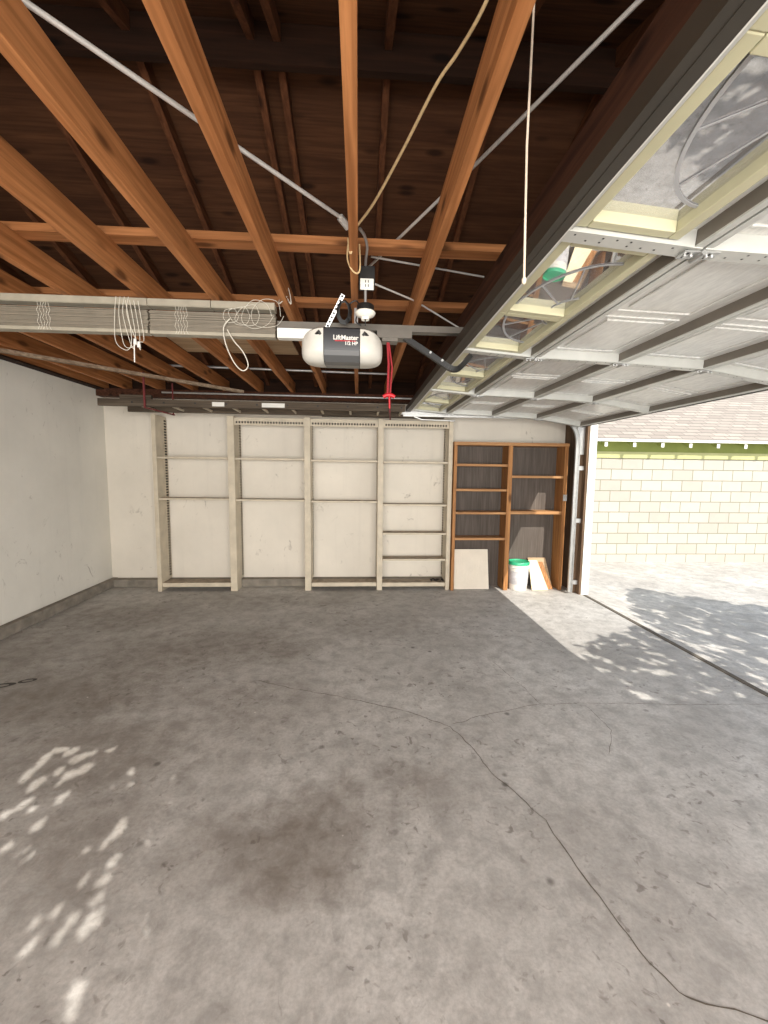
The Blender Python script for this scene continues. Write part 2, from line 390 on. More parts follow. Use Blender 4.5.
crack_strip(fl, [(-.736,2.879),(-.467,2.758),(-.184,2.656),(.082,2.549),(.331,2.437),(.549,2.274),(.625,2.109),(.67,1.901),(.759,1.736),(.819,1.606),(.834,1.462),(.856,1.32),(.882,1.185),(.909,1.079),(.939,.996),(.963,.988),(1.137,.927),(1.6,.8)], .0045, 1)
crack_strip(fl, [(.566,2.293),(.76,2.376),(1.044,2.451),(1.194,2.49),(1.598,2.485),(2.115,2.44),(2.83,2.42)], .0035, 2)
crack_strip(fl, [(1.194,2.49),(1.16,2.75),(1.08,3.1)], .0028, 3)
crack_strip(fl, [(1.35,2.0),(1.5,2.2),(1.48,2.48)], .0025, 4)
crack_strip(fl, [(1.75,3.2),(1.62,3.6)], .003, 5)
crack_strip(fl, [(.80,2.39),(.83,2.3)], .0025, 6)
fl.cur = 2
for (cx, cy, rx, ry, tilt) in ((-2.47, 2.86, .10, .035, .35), (-2.33, 2.93, .055, .028, .35)):
    ring = []
    for i in range(24):
        t = 2*math.pi*i/24; x = rx*math.cos(t); y = ry*math.sin(t)
        ring.append(((cx + x*math.cos(tilt)-y*math.sin(tilt), cy + x*math.sin(tilt)+y*math.cos(tilt)), (cx + .62*(x*math.cos(tilt)-y*math.sin(tilt)), cy + .5*(x*math.sin(tilt)+y*math.cos(tilt)))))
    for i in range(24):
        a, b = ring[i], ring[(i+1) % 24]
        fl.quad((*a[1], .0014), (*a[0], .0014), (*b[0], .0014), (*b[1], .0014))
floor = struct(fl.build('floor', ['floor', 'crack', 'oil'], loc=(0, 0, 0)), 'grey stained concrete garage floor with a long diagonal crack')

dr = MB()   # driveway: dips from the threshold, then flat
prof = [(2.84, -.015), (2.95, -.02), (3.4, -.09), (4.4, -.18), (9, -.2), (20, -.2)]
for (xa, za), (xb, zb) in zip(prof[:-1], prof[1:]):
    dr.quad((xa, -16, za), (xb, -16, zb), (xb, 14, zb), (xa, 14, za))
dr.box(2.84, 20, -16, 14, -.45, -.35)
dr.quad((2.84, -16, -.4), (2.84, -16, -.015), (2.84, 14, -.015), (2.84, 14, -.4))
struct(dr.build('driveway', 'drive', loc=(2.84, 0, -.4)), 'sunlit rough concrete driveway outside the garage opening')
struct(B(-14, 2.84, -16, YF-.1, -.2, -.03).build('yard_ground', 'drive'), 'concrete yard behind the viewpoint')
th = MB(); th.box(2.80, 2.84, -.3, 4.85, 0.0, .006); struct(th.build('trim_1', 'crack'), 'dark joint line along the garage threshold')

struct(B(XL-.12, XL, YF-.1, YB+.12, 0, 2.455).build('wall_left', 'wallL'), 'white plaster left wall with scuff marks')
struct(B(XL, 2.875, YB, YB+.12, 0, 2.40).build('wall_back', 'wallB'), 'cream plaster back wall behind the shelving')
bl = MB(); bl.box(XL, XL+.07, YF, YB, 0, .105); struct(bl.build('baseboard_left', 'curb', bevel=.008), 'grey concrete curb along the left wall')
bb = MB(); bb.box(XL+.07, XR, YB-.115, YB, 0, .1); struct(bb.build('baseboard_back', 'curb', bevel=.008), 'grey concrete curb along the back wall')
# wall on the opening side: far pier, near pier, header
wr = MB(); wr.box(XR, 2.875, 4.86, YB, 0, 2.47); wr.box(XR, 2.875, YF-.1, 0.02, 0, 2.47); wr.box(XR, 2.875, 0.02, 4.86, 2.38, 2.47)
struct(wr.build('wall_right', 'stucco'), 'white stucco wall around the garage door opening')
tj = MB(); tj.box(XR-.025, XR, 4.87, YB, 0, 2.3); tj.box(XR-.06, XR-.025, 4.95, 5.03, 0, 2.3)
struct(tj.build('trim_2', 'jambwood'), 'brown wooden jamb beside the garage door track')
wp = MB(); wp.box(XL, XR, YB-.14, YB, 2.38, 2.47); struct(wp.build('trim_3', 'darkbeam'), 'brown wooden plate on top of the back wall')
wp = MB(); wp.box(XL-.12, 2.875, YB+.02, YB+.12, 2.40, 2.66); struct(wp.build('trim_5', 'ridge'), 'dark wooden blocking between the joist ends on the back wall')
wp = MB(); wp.box(XL-.02, XL+.10, YF, YB-.14, 2.455, 2.47); struct(wp.build('trim_4', 'ridge'), 'dark wooden plate on top of the left wall')
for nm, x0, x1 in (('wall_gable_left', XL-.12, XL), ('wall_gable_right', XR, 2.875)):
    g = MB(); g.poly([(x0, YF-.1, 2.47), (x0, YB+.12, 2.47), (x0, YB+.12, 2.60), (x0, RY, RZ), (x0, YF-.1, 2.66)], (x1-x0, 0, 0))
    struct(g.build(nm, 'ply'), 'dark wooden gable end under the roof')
rf = MB()   # two roof slopes, thick
for ye, ze in ((YB+.5, 2.50), (YF-.12, 2.64)):
    for k in (0,):
        rf.poly([(XL-.3, RY, RZ), (XL-.3, ye, ze), (XL-.3, ye, ze+.03), (XL-.3, RY, RZ+.03)], (6.55, 0, 0))
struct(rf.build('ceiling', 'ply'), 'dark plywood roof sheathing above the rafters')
rf = MB()
for ye, ze in ((YB+.5, 2.53), (YF-.12, 2.67)):
    rf.poly([(XL-.32, RY, RZ+.03), (XL-.32, ye, ze), (XL-.32, ye, ze+.04), (XL-.32, RY, RZ+.07)], (6.6, 0, 0))
struct(rf.build('roof_covering', 'roofing'), 'brown shingle covering on the garage roof')
fw_ = MB(); fw_.box(XL, -2.2, YF-.1, YF, 0, 2.47); fw_.box(2.3, XR, YF-.1, YF, 0, 2.47); fw_.box(-2.2, 2.3, YF-.1, YF, 2.40, 2.47)
struct(fw_.build('wall_front', 'wallB'), 'cream wall around the wide opening behind the viewpoint')

# ------------------------------------------------------------ ceiling joists, rafters, ridge, ties
JX = [-3.13, -2.85, -2.45, -2.05, -1.665, -1.243, -.846, -.456, -.047, .322, .712, 1.12, 1.52, 1.93, 2.34]
JX = sorted(JX)
ordw = ['first', 'second', 'third', 'fourth', 'fifth', 'sixth', 'seventh', 'eighth', 'ninth', 'tenth', 'eleventh', 'twelfth', 'thirteenth', 'fourteenth', 'fifteenth']
for i, x in enumerate(JX):
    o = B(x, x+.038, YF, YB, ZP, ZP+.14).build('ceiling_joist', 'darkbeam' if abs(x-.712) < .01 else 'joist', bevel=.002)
    if abs(x+.047) < .01: lb = 'orange-brown ceiling joist directly above the garage door opener, seen edge on'
    elif abs(x-.712) < .01: lb = 'dark brown ceiling joist running right beside the open garage door edge'
    elif x > .712: lb = 'wooden ceiling joist hidden above the open garage door, %s from the left wall' % ordw[i]
    else: lb = 'orange-brown wooden ceiling joist, %s counted from the left wall' % ordw[i]
    tag(o, lb, 'joist', 'ceiling joists across the garage')
def roof_z(y):
    return RZ + (2.50-RZ)*(y-RY)/(YB+.5-RY) if y > RY else RZ + (2.64-RZ)*(RY-y)/(RY-YF+.12)
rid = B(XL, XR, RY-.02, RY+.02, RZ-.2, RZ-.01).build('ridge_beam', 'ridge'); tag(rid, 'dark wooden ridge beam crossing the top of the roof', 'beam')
RX = [-3.0, -2.39, -1.78, -1.17, -.57, -.44, .12, .73, 1.34, 1.95, 2.56]
for i, x in enumerate(RX):
    mb = MB()
    for (ya, yb) in ((RY+.02, YB+.1), (RY-.02, YF-.1)):
        za, zb = roof_z(ya)-.001, roof_z(yb)-.001
        mb.poly([(x, ya, za), (x, yb, zb), (x, yb, zb-.09), (x, ya, za-.09)], (.038, 0, 0))
    o = mb.build('roof_rafter', 'rafter'); 
    tag(o, 'dark brown roof rafter pair under the sheathing, %s counted from the left wall' % ordw[i], 'rafter', 'roof rafters above the joists')
for y, lb, x0, x1 in ((2.15, 'orange-brown flat board lying across the joists, nearer of the two', XL+.02, XR-.02), (2.87, 'orange-brown flat board lying across the joists, behind the blinds', XL+.02, XR-.02)):
    o = B(x0, x1, y, y+.089, ZP+.14, ZP+.178).build('cross_brace', 'joist_x', bevel=.002); tag(o, lb, 'brace', 'cross boards on the joists')
o = B(-1.62, -.58, 3.68, 4.12, ZP+.14, ZP+.155).build('plywood_offcut', 'plyboard'); tag(o, 'pale plywood offcut lying on top of the joists behind the blinds', 'board')
o = MB().tube([(-2.2, 4.72, ZP+.155), (.35, 4.86, ZP+.155)], .013, 10).build('conduit_pipe', 'galv', smooth=True); tag(o, 'pale pipe lying across the joists near the back wall', 'pipe')
o = MB().tube([(-2.35, 5.18, 2.418), (.98, 5.18, 2.408), (1.04, 5.18, 2.395), (1.06, 5.18, 2.34)], .011, 10).build('conduit_pipe', 'galv', smooth=True); tag(o, 'long grey conduit running under the joists above the ladder', 'pipe')
o = MB().bar((-2.93, 3.6, 2.445), (-1.40, 5.18, 2.445), .05, .03).build('wood_strip', 'greywood'); tag(o, 'weathered grey wooden strip nailed diagonally under the left joists', 'board')

# bracing rods under the roof
o = MB().tube([(-1.25, .72, 2.64), (-.829, 1.176, 2.64), (-.09, 1.979, 2.64)], .0082, 10).tube([(-.09, 1.979, 2.64), (-.055, 2.02, 2.62)], .016, 8).build('steel_rod', 'rod', smooth=True)
tag(o, 'shiny steel rod slanting from the upper left to the centre joist', 'rod')
o = MB().tube([(1.0, .42, 2.665), (.686, 1.09, 2.665), (.435, 1.659, 2.665), (.031, 2.52, 2.665)], .0070, 10).build('steel_rod', 'rod', smooth=True)
tag(o, 'grey steel rod slanting from the upper right to the centre joist', 'rod')
o = MB().tube([(.06, 2.30, 2.635), (.72, 2.47, 2.635)], .005, 8).build('steel_wire', 'rod', smooth=True); tag(o, 'thin grey wire running right from the lamp box', 'wire')
o = MB().tube([(.05, 2.28, 2.50), (.33, 2.55, 2.52), (.7, 2.85, 2.46)], .005, 8).build('steel_wire', 'rod', smooth=True); tag(o, 'thin pale wire sloping down from the lamp box to the right', 'wire')

# ------------------------------------------------------------ garage door
D = empty('door_1', (1.6, 2.46, 2.1)); struct(D, 'grey steel sectional garage door opened overhead with a row of sunburst windows'); D['category'] = 'garage door'
DY0, DY1 = .04, 4.88
JO = [(.61, 2.275), (1.05, 2.240), (1.59, 2.225), (2.13, 2.200), (2.67, 2.118)]    # x, skin underside z of section ends
ST = [.06, 1.262, 2.462, 3.66, 4.83]                                           # stile start y (width .05)
def secbox(mb, a, b, u0, u1, y0, y1, d0, d1):
    # u: metres along section from a towards b; d: depth below skin (positive down)
    a = Vector((a[0], 0, a[1])); b = Vector((b[0], 0, b[1])); t = (b-a).normalized(); nn = Vector((t.z, 0, -t.x))
    if nn.z > 0: nn = -nn
    P = []
    for y in (y0, y1):
        for (u, d) in ((u0, d0), (u1, d0), (u1, d1), (u0, d1)):
            q = a + t*u + nn*d; P.append((q.x, y, q.z))
    mb._add(P, [(0,1,2,3),(4,7,6,5),(0,4,5,1),(1,5,6,2),(2,6,7,3),(3,7,4,0)])
for si in range(4):
    a, b = JO[si], JO[si+1]; L = math.hypot(b[0]-a[0], b[1]-a[1]) - .006
    mb = MB()
    if si == 0:   # skin with window cut-outs
        wy = []
        for k in range(4):
            y0 = ST[k]+.05; y1 = ST[k+1]; half = (y1-y0)/2
            wy += [(y0+.035, y0+half+.005), (y0+half+.05, y1-.028)]
        u0, u1 = .060, .322
        secbox(mb, a, b, 0, u0, DY0, DY1, -.006, 0); secbox(mb, a, b, u1, L, DY0, DY1, -.006, 0)
        yy = [DY0] + [v for w in wy for v in w] + [DY1]
        for k in range(0, len(yy), 2): secbox(mb, a, b, u0, u1, yy[k], yy[k+1], -.006, 0)
    else:
        secbox(mb, a, b, 0, L, DY0, DY1, -.006, 0)
    sec = mb.build('door_section', 'skin', D)
    if si == 0: sec['label'] = 'top door section with eight cream framed sunburst windows'
    # edge rails (return flanges)
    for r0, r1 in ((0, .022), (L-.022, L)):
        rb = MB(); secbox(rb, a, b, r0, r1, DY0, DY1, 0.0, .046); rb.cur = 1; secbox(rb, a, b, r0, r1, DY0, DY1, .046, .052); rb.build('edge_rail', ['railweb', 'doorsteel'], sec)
    # raised panels
    if si > 0:
        for k in range(4):
            y0 = ST[k]+.05; y1 = ST[k+1]; half = (y1-y0)/2
            for (p0, p1) in ((y0+.04, y0+half-.03), (y0+half+.03, y1-.04)):
                pb = MB()
                for (ins, dep) in ((0, .007),):
                    A0, A1, C0, C1 = .085, L-.085, p0, p1
                    for (q0, q1, w0, w1) in ((A0, A0+.012, C0, C1), (A1-.012, A1, C0, C1), (A0+.012, A1-.012, C0, C0+.012), (A0+.012, A1-.012, C1-.012, C1)):
                        secbox(pb, a, b, q0, q1, w0, w1, -.001, .007)
                secbox(pb, a, b, .125, L-.125, p0+.045, p1-.045, -.001, .008)
                pb.build('raised_panel', 'skin', sec, bevel=.003)
    else:
        for wi, (p0, p1) in enumerate(wy):
            fb = MB()
            for (q0, q1, w0, w1) in ((.028, u0+.003, p0-.022, p1+.022), (u1-.003, u1+.03, p0-.022, p1+.022), (u0+.005, u1-.005, p0-.022, p0+.012), (u0+.005, u1-.005, p1-.012, p1+.022)):
                secbox(fb, a, b, q0, q1, w0, w1, .001, .042)
            fb.build('window_frame', 'frameyellow', sec, bevel=.003)
            gb = MB(); secbox(gb, a, b, u0, u1, p0, p1, .006, .010); gb.build('window_pane', 'glass', sec)
            # sunburst insert above the glass: quarter fan centred towards the middle of each pair
            ib = MB(); cyc = p1+.02 if wi % 2 == 0 else p0-.02; sg = -1 if wi % 2 == 0 else 1
            cx = a[0] + u1 + .01; sl = (b[1]-a[1])/(b[0]-a[0]); zf = lambda x_: a[1] - .0125 + sl*(x_-a[0])
            for R_ in (.15, .44):
                pts = []
                for j in range(15):
                    th_ = math.radians(2 + 86*j/14); px = cx - R_*.55*math.sin(th_); py = cyc + sg*R_*math.cos(th_)
                    if a[0]+u0-.005 <= px and p0-.005 <= py <= p1+.005: pts.append((px, py, zf(px)))
                if len(pts) > 2:
                    for q in range(len(pts)-1): ib.bar(pts[q], pts[q+1], .006 if R_ < .4 else .010, .002)
            for ang in (30, 60):
                th_ = math.radians(ang); q0 = (cx-.16*.55*math.sin(th_), cyc+sg*.16*math.cos(th_), zf(cx-.16*.55*math.sin(th_)))
                R1 = .44
                while R1 > .17 and not (a[0]+u0 <= cx-R1*.55*math.sin(th_) and p0 <= cyc+sg*R1*math.cos(th_) <= p1): R1 -= .01
                if a[0]+u0 <= q0[0] and p0 <= q0[1] <= p1: ib.bar(q0, (cx-R1*.55*math.sin(th_), cyc+sg*R1*math.cos(th_), zf(cx-R1*.55*math.sin(th_))), .005, .002)
            ib.build('window_insert', 'insert', sec)
    for k, sy in enumerate(ST):
        sb = MB(); w = .05
        secbox(sb, a, b, .024, L-.024, sy, sy+w, .0, .050); secbox(sb, a, b, .0, L, sy-.004, sy+w+.004, .052, .055)
        sb.cur = 1
        rr = random.Random(si*10+k)
        for q in range(9):
            uu = .04 + (L-.08)*q/8
            for yo in (.012, .034):
                if rr.random() < .7: secbox(sb, a, b, uu-.003, uu+.003, sy+yo-.003, sy+yo+.003, .0551, .0556)
        sb.build('stile', ['doorsteel', 'black'], sec)
    if si > 0:
        for k, sy in enumerate(ST):
            hb = MB(); x = a[0]; z = a[1]-.056
            hb.box(x-.06, x+.055, sy+.004, sy+.046, z-.004, z); hb.tube([(x-.003, sy-.002, z-.007), (x-.003, sy+.052, z-.007)], .008, 8)
            for q in (-.045, -.025, .025, .042): hb.lathe([(0, -.006), (.006, -.006), (.006, 0), (0, 0)], (x+q, sy+.025, z-.004), 8)
            hb.cur = 1
            for q in (-.035, .035): hb.box(x+q-.012, x+q-.004, sy+.01, sy+.04, z-.0046, z-.0041)
            hb.build('hinge', ['galv', 'black'], sec)
# strut along the top edge, weather lip
sb = MB(); sb.box(.548, .604, DY0, DY1, 2.207, 2.212); sb.box(.548, .553, DY0, DY1, 2.212, 2.262); sb.box(.572, .574, DY0, DY1, 2.2055, 2.2075)
sb.build('reinforcing_strut', 'steeldark', D)
sb = MB(); sb.box(.6045, .608, DY0, DY1, 2.207, 2.280); sb.build('edge_strip', 'white', D)
rb = MB(); rb.box(2.665, 2.69, DY0, DY1, 2.064, 2.125); rb.build('bottom_seal', 'steeldark', D)

# tracks
def track(y, name, lbl, s):
    T = empty(name, (2.665, y, 0), lbl, 'track')
    path = [(.50, y, 2.205), (1.5, y, 2.205), (2.345, y, 2.205)] + arc((2.345, y, 1.885), .32, 90, 0, 12)[1:] + [(2.665, y, 1.0), (2.665, y, .02)]
    mb = MB()
    for i in range(len(path)-1):
        p, q = Vector(path[i]), Vector(path[i+1]); nrm = Vector((0, 1, 0))
        mb.bar(p, q, .004, .05, (q-p).cross(nrm)) if False else mb.bar(p, q, .05, .004, nrm)
    mb.build('track_channel', 'galv', T)
    mb = MB()
    for i in range(len(path)-1):
        p, q = Vector(path[i]), Vector(path[i+1]); d = (q-p).normalized(); side = d.cross(Vector((0, 1, 0)))
        for sg in (-1, 1): mb.bar(p + side*.025*sg + Vector((0, s*.012, 0)), q + side*.025*sg + Vector((0, s*.012, 0)), .004, .028, Vector((0,1,0)))
    mb.build('track_lip', 'galv', T)
    mb = MB(); mb.box(2.665, 2.757, y+.002, y+.006, 1.74, 2.10) if s < 0 else mb.box(2.665, 2.757, y-.006, y-.002, 1.74, 2.10)
    mb.build('angle_bracket', 'galv', T)
    for z in (.12, .9, 1.55):
        mb = MB(); mb.box(2.68, 2.758, y-.015, y+.02, z, z+.05); mb.build('mounting_bracket', 'galv', T)
    for (x, z) in ((1.09, 2.205), (1.61, 2.205), (2.14, 2.20)):
        mb = MB(); mb.tube([(x, y-.09*(-s)*-1 if s > 0 else y-.07, z), (x, y, z)], .005, 8); mb.box(x-.03, x+.03, y-.045, y-.015, z-.012, z+.004); mb.build('roller', 'black', T)
    return T
track(4.925, 'door_track', 'grey steel garage door track curving down beside the wooden bookcase', -1)
o = MB().bar((.52, 4.90, 2.165), (2.30, 4.90, 2.165), .02, .02).bar((.55, 5.0, 2.235), (2.6, 5.0, 2.235), .03, .004).build('track_angle', 'galv'); tag(o, 'grey angle iron running along the far edge of the open door', 'angle iron')
o = MB().tube([(1.15, 4.955, 2.12), (.75, 4.955, 2.13), (.66, 4.955, 2.16), (.62, 4.955, 2.24), (.55, 4.955, 2.26)], .009, 8).build('conduit_pipe', 'galv', smooth=True); tag(o, 'thin curved grey conduit at the far corner of the door edge', 'pipe')

# ------------------------------------------------------------ opener
OP = empty('door_opener', (-.09, 2.42, 2.09), 'charcoal and white garage door opener hanging below the centre joist', 'door opener')
def loft(xs, name, mat):
    # xs: list of (x, scale) ; cross-section in YZ
    base = [(2.385, 2.298), (2.365, 2.285), (2.358, 2.18), (2.37, 2.145), (2.40, 2.118), (2.45, 2.112), (2.60, 2.13), (2.64, 2.15), (2.64, 2.298)]
    cy, cz = 2.5, 2.215; vs = []; k = len(base); fs = []
    for (x, sy_, sz_, dz) in xs:
        for (y, z) in base: vs.append((x, cy+(y-cy)*sy_, cz+dz+(z-cz)*sz_))
    for i in range(len(xs)-1):
        for j in range(k): fs.append((i*k+j, i*k+(j+1) % k, (i+1)*k+(j+1) % k, (i+1)*k+j))
    fs.append(tuple(range(k))[::-1]); fs.append(tuple((len(xs)-1)*k+j for j in range(k)))
    return MB()._add(vs, fs).build(name, mat, OP, smooth=True)
loft([(-.197, 1, 1, 0), (.003, 1, 1, 0)], 'motor_housing', 'plastic_dark')
mb = MB(); mb.poly([(-.195, 2.3575, 2.168), (-.195, 2.367, 2.142), (-.195, 2.398, 2.114), (-.195, 2.449, 2.108), (-.195, 2.58, 2.124), (-.195, 2.58, 2.135), (-.195, 2.37, 2.168)], (.196, 0, 0)); mb.build('housing_lip', 'plastic_mid', OP)
def lens(x0, sg):
    out = []
    for i in range(9):
        t = math.sin(math.pi/2*i/8)**1.1; s_ = math.sqrt(max(0, 1-t**2.3)); out.append((x0+sg*.128*t, .35+.65*s_, .30+.70*s_ if t < 1 else .26, -.022*t*t))
    return out
LL = lens(-.199, -1); LR = lens(.005, 1)
for xs in (LL[::-1], LR):
    lo = loft(xs, 'light_cover', 'lens')
for x in (-.235, .035):
    pass
mb = MB(); mb.tube([(-.245, 2.372, 2.252), (-.222, 2.362, 2.262), (-.212, 2.362, 2.250)], [.004, .012, .006], 8); mb.build('cover_latch', 'black', OP)
mb = MB(); mb.tube([(.052, 2.372, 2.252), (.028, 2.362, 2.262), (.018, 2.362, 2.250)], [.004, .012, .006], 8); mb.build('cover_latch', 'black', OP)
def text(s, loc, size, mat, parent, name='lettering'):
    c = bpy.data.curves.new(name, 'FONT'); c.body = s; c.size = size; c.extrude = .0006; c.align_x = 'CENTER'; c.offset = size*.02
    tmp = bpy.data.objects.new('tmp', c); COL.objects.link(tmp); bpy.context.view_layer.update()
    me = bpy.data.meshes.new_from_object(tmp.evaluated_get(bpy.context.evaluated_depsgraph_get()))
    bpy.data.objects.remove(tmp); me.materials.clear(); me.materials.append(M[mat])
    o = bpy.data.objects.new(name, me); COL.objects.link(o); o.parent = parent
    o.location = Vector(loc) - wloc(parent); o.rotation_euler = (math.radians(93.5), 0, 0); return o
text('LiftMaster', (-.075, 2.3575, 2.224), .034, 'white', OP)
text('1/2 HP', (-.045, 2.3555, 2.196), .026, 'white', OP)
mb = MB(); mb.box(-.135, -.02, 2.3565, 2.3615, 2.2155, 2.2195); mb.build('red_stripe', 'red', OP)
# rail with front end, trolley, arm
mb = MB(); mb.box(-.46, 2.80, 2.44, 2.485, 2.302, 2.340); mb.box(-.46, 2.80, 2.43, 2.44, 2.302, 2.309); mb.build('rail', 'railsteel', OP)
mb = MB(); mb.box(-.46, -.22, 2.425, 2.475, 2.245, 2.298); mb.build('rail_cover', 'white', OP)
mb = MB(); mb.box(.10, .30, 2.42, 2.50, 2.262, 2.302); mb.box(.13, .22, 2.425, 2.495, 2.245, 2.262); mb.build('trolley', 'railsteel', OP)
mb = MB(); pts = smooth_path([(.25, 2.45, 2.28), (.40, 2.45, 2.19), (.52, 2.45, 2.115), (.565, 2.455, 2.105), (.60, 2.47, 2.125), (.66, 2.49, 2.195)], 5)
for p, q in zip(pts[:-1], pts[1:]): mb.bar(p, q, .006, .034, (0, 1, 0)) if False else mb.bar(p, q, .03, .03, (0, 1, 0))
am = mb.build('door_arm', 'black', OP)
mb = MB()
for p in ((.41, 2.432, 2.19), (.48, 2.432, 2.148)): MB().tube([(p[0], p[1]-.006, p[2]), (p[0], p[1]+.01, p[2])], .007, 8).build('bolt', 'galv', am)
# hanging straps and cable coil
mb = MB()
mb.bar((-.185, 2.44, 2.31), (-.09, 2.38, 2.47), .022, .003, (0, 1, 0))
mb.cur = 1
for i in range(8):
    t = (i+.5)/8; c = Vector((-.185, 2.437, 2.31)).lerp(Vector((-.09, 2.377, 2.47)), t); mb.box(c.x-.005, c.x+.005, c.y-.006, c.y-.003, c.z-.005, c.z+.005)
mb.build('hanging_strap', ['galv', 'black'], OP)
mb = MB(); mb.bar((-.02, 2.56, 2.31), (-.02, 2.56, 2.50), .022, .003, (0, 1, 0)); mb.box(-.16, .02, 2.50, 2.53, 2.302, 2.33); mb.build('hanging_strap', 'galv', OP)
cb_ = MB()
for k in range(4):
    pts = [(-.085+(.028+.004*k)*math.cos(t*.7), 2.36+.006*k, 2.375+(.052+.004*k)*math.sin(t*.7)) for t in range(10)]
    cb_.tube(pts, .0045, 6)
cb_.tube(smooth_path([(-.06, 2.38, 2.42), (-.02, 2.38, 2.44), (.0, 2.37, 2.40), (-.02, 2.37, 2.33), (.01, 2.38, 2.31)], 5), .004, 6)
o = cb_.build('cable_coil', 'black', smooth=True); tag(o, 'small coil of black cable hanging just above the opener', 'cable')

# red emergency release
R0 = empty('release_cord', (.165, 2.44, 1.93), 'red emergency release cord with a red handle hanging from the opener rail', 'release cord')
mb = MB(); mb.tube([(.162, 2.44, 2.24), (.170, 2.44, 2.12), (.165, 2.44, 1.95)], .007, 8).tube([(.170, 2.442, 2.24), (.19, 2.44, 2.1), (.18, 2.44, 1.95)], .005, 8); mb.build('cord', 'redrope', R0, smooth=True)
mb = MB(); mb.tube([(.140, 2.44, 1.935), (.158, 2.44, 1.945), (.175, 2.44, 1.948), (.192, 2.44, 1.945), (.208, 2.44, 1.935)], .011, 10).tube([(.175, 2.44, 1.95), (.178, 2.44, 1.87)], .005, 8); mb.build('handle', 'red', R0, smooth=True)

# lamp holder on junction box
LP = empty('light_fixture', (.03, 2.2, 2.29), 'white porcelain lamp holder without bulb below a junction box on the centre joist', 'light fixture')
mb = MB(); mb.box(-.004, .078, 2.205, 2.29, 2.455, 2.545); mb.build('junction_box', 'black', LP, bevel=.004)
mb = MB(); mb.box(.003, .072, 2.198, 2.206, 2.425, 2.480); jc = mb.build('box_cover', 'white', LP, bevel=.003)
mb = MB()
for zz in (2.459, 2.438): mb.box(.028, .032, 2.1965, 2.198, zz, zz+.012); mb.box(.042, .046, 2.1965, 2.198, zz, zz+.012)
mb.build('outlet_slots', 'black', jc)
mb = MB(); mb.tube([(.03, 2.215, 2.46), (.03, 2.215, 2.345)], .007, 10); mb.build('stem', 'galv', LP, smooth=True)
mb = MB(); mb.lathe([(0, .065), (.04, .065), (.044, .06), (.046, .03), (.03, .02)], (.03, 2.215, 2.29), 24); mb.build('socket_base', 'black', LP, smooth=True)
mb = MB(); mb.lathe([(0, .028), (.05, .028), (.053, .022), (.046, .010), (.022, 0), (.020, -.012), (.012, -.012), (.012, 0.0), (0, 0)], (.03, 2.215, 2.293), 28); mb.build('lamp_socket', 'bulbwhite', LP, smooth=True)
mb = MB(); mb.tube([(.03, 2.21, 2.285), (.031, 2.21, 2.25)], .003, 6); mb.build('pull_nub', 'black', LP)
o = MB().tube(smooth_path([(.0, 1.99, 2.60), (.02, 2.04, 2.60), (.035, 2.10, 2.58), (.03, 2.18, 2.56), (.03, 2.22, 2.54)], 6), .007, 8).build('electric_cable', 'galv', smooth=True); tag(o, 'grey armoured cable curving down into the lamp junction box', 'cable')

# ropes
o = MB().tube(smooth_path([(.42, 1.2, 2.98), (.361, 1.3, 2.855), (.31, 1.42, 2.83), (.252, 1.5, 2.795), (.16, 1.65, 2.70), (.06, 1.83, 2.62), (-.012, 1.93, 2.58)], 6), .0055, 8).tube(
    smooth_path([(-.012, 1.93, 2.58), (-.04, 1.93, 2.462), (-.052, 1.95, 2.53), (-.052, 2.0, 2.56)], 6), .0045, 8).tube(
    smooth_path([(-.052, 2.02, 2.56), (-.058, 2.06, 2.50), (-.03, 2.08, 2.455), (.0, 2.08, 2.462), (-.002, 2.04, 2.56)], 6), .004, 8).build('rope', 'rope', smooth=True)
tag(o, 'beige rope slanting down from the roof and looped round the centre joist', 'rope')
o = MB().tube([(.455, 1.2, 3.22), (.461, 1.2, 2.76), (.458, 1.2, 2.4), (.466, 1.2, 2.05)], .0032, 8).lathe([(0, 0), (.006, .004), (.007, .014), (.003, .022), (0, .022)], (.466, 1.2, 2.035), 10).build('hanging_string', 'string', smooth=True)
tag(o, 'thin pale string hanging straight down beside the open door', 'string')
o = MB().tube(smooth_path([(-.462, 2.55, ZP+.12), (-.40, 2.53, ZP-.004), (-.42, 2.56, ZP+.10), (-.462, 2.56, ZP+.05), (-.464, 2.52, ZP-.006), (-.412, 2.48, ZP+.02)], 6), .003, 6).build('string_tie', 'whitecord', smooth=True); tag(o, 'white string tied round the joist left of the opener', 'string')

# ------------------------------------------------------------ blinds stored under the joists
def blind(hx0, hx1, sx0, sx1, lbl, cords, zoff=0):
    Bd = empty('window_blind', ((sx0+sx1)/2, 2.48, 2.24), lbl, 'window blind', 'folded window blinds under the joists')
    mb = MB(); mb.box(hx0, hx1, 2.445, 2.505, 2.40, 2.440); mb.box(hx0, hx1, 2.44, 2.445, 2.402, 2.436); mb.build('headrail', 'headrail', Bd, bevel=.002)
    nsl = 17; z0 = 2.268+zoff; z1 = 2.380
    for i in range(nsl):
        z = z0 + (z1-z0)*i/nsl; rr = random.Random(i+int(sx0*10)); dy = rr.uniform(-.002, .003); dx = rr.uniform(-.004, .004)
        B(sx0+dx, sx1+dx, 2.452+dy, 2.502+dy, z, z+.0048).build('slat', 'slat', Bd)
    B(sx0, sx1, 2.448, 2.504, z0-.022, z0-.002).build('bottom_rail', 'headrail', Bd, bevel=.003)
    for cx in cords:
        mb = MB()
        for k in range(5):
            x = cx+.03*(k-2)/2; pts = [(x+.006*math.sin(i*2.3+k), 2.447, 2.40-(2.40-z0+.02)*i/7) for i in range(8)]
            mb.tube(pts, .0012, 5)
        mb.build('ladder_cord', 'whitecord', Bd)
    return Bd, z0
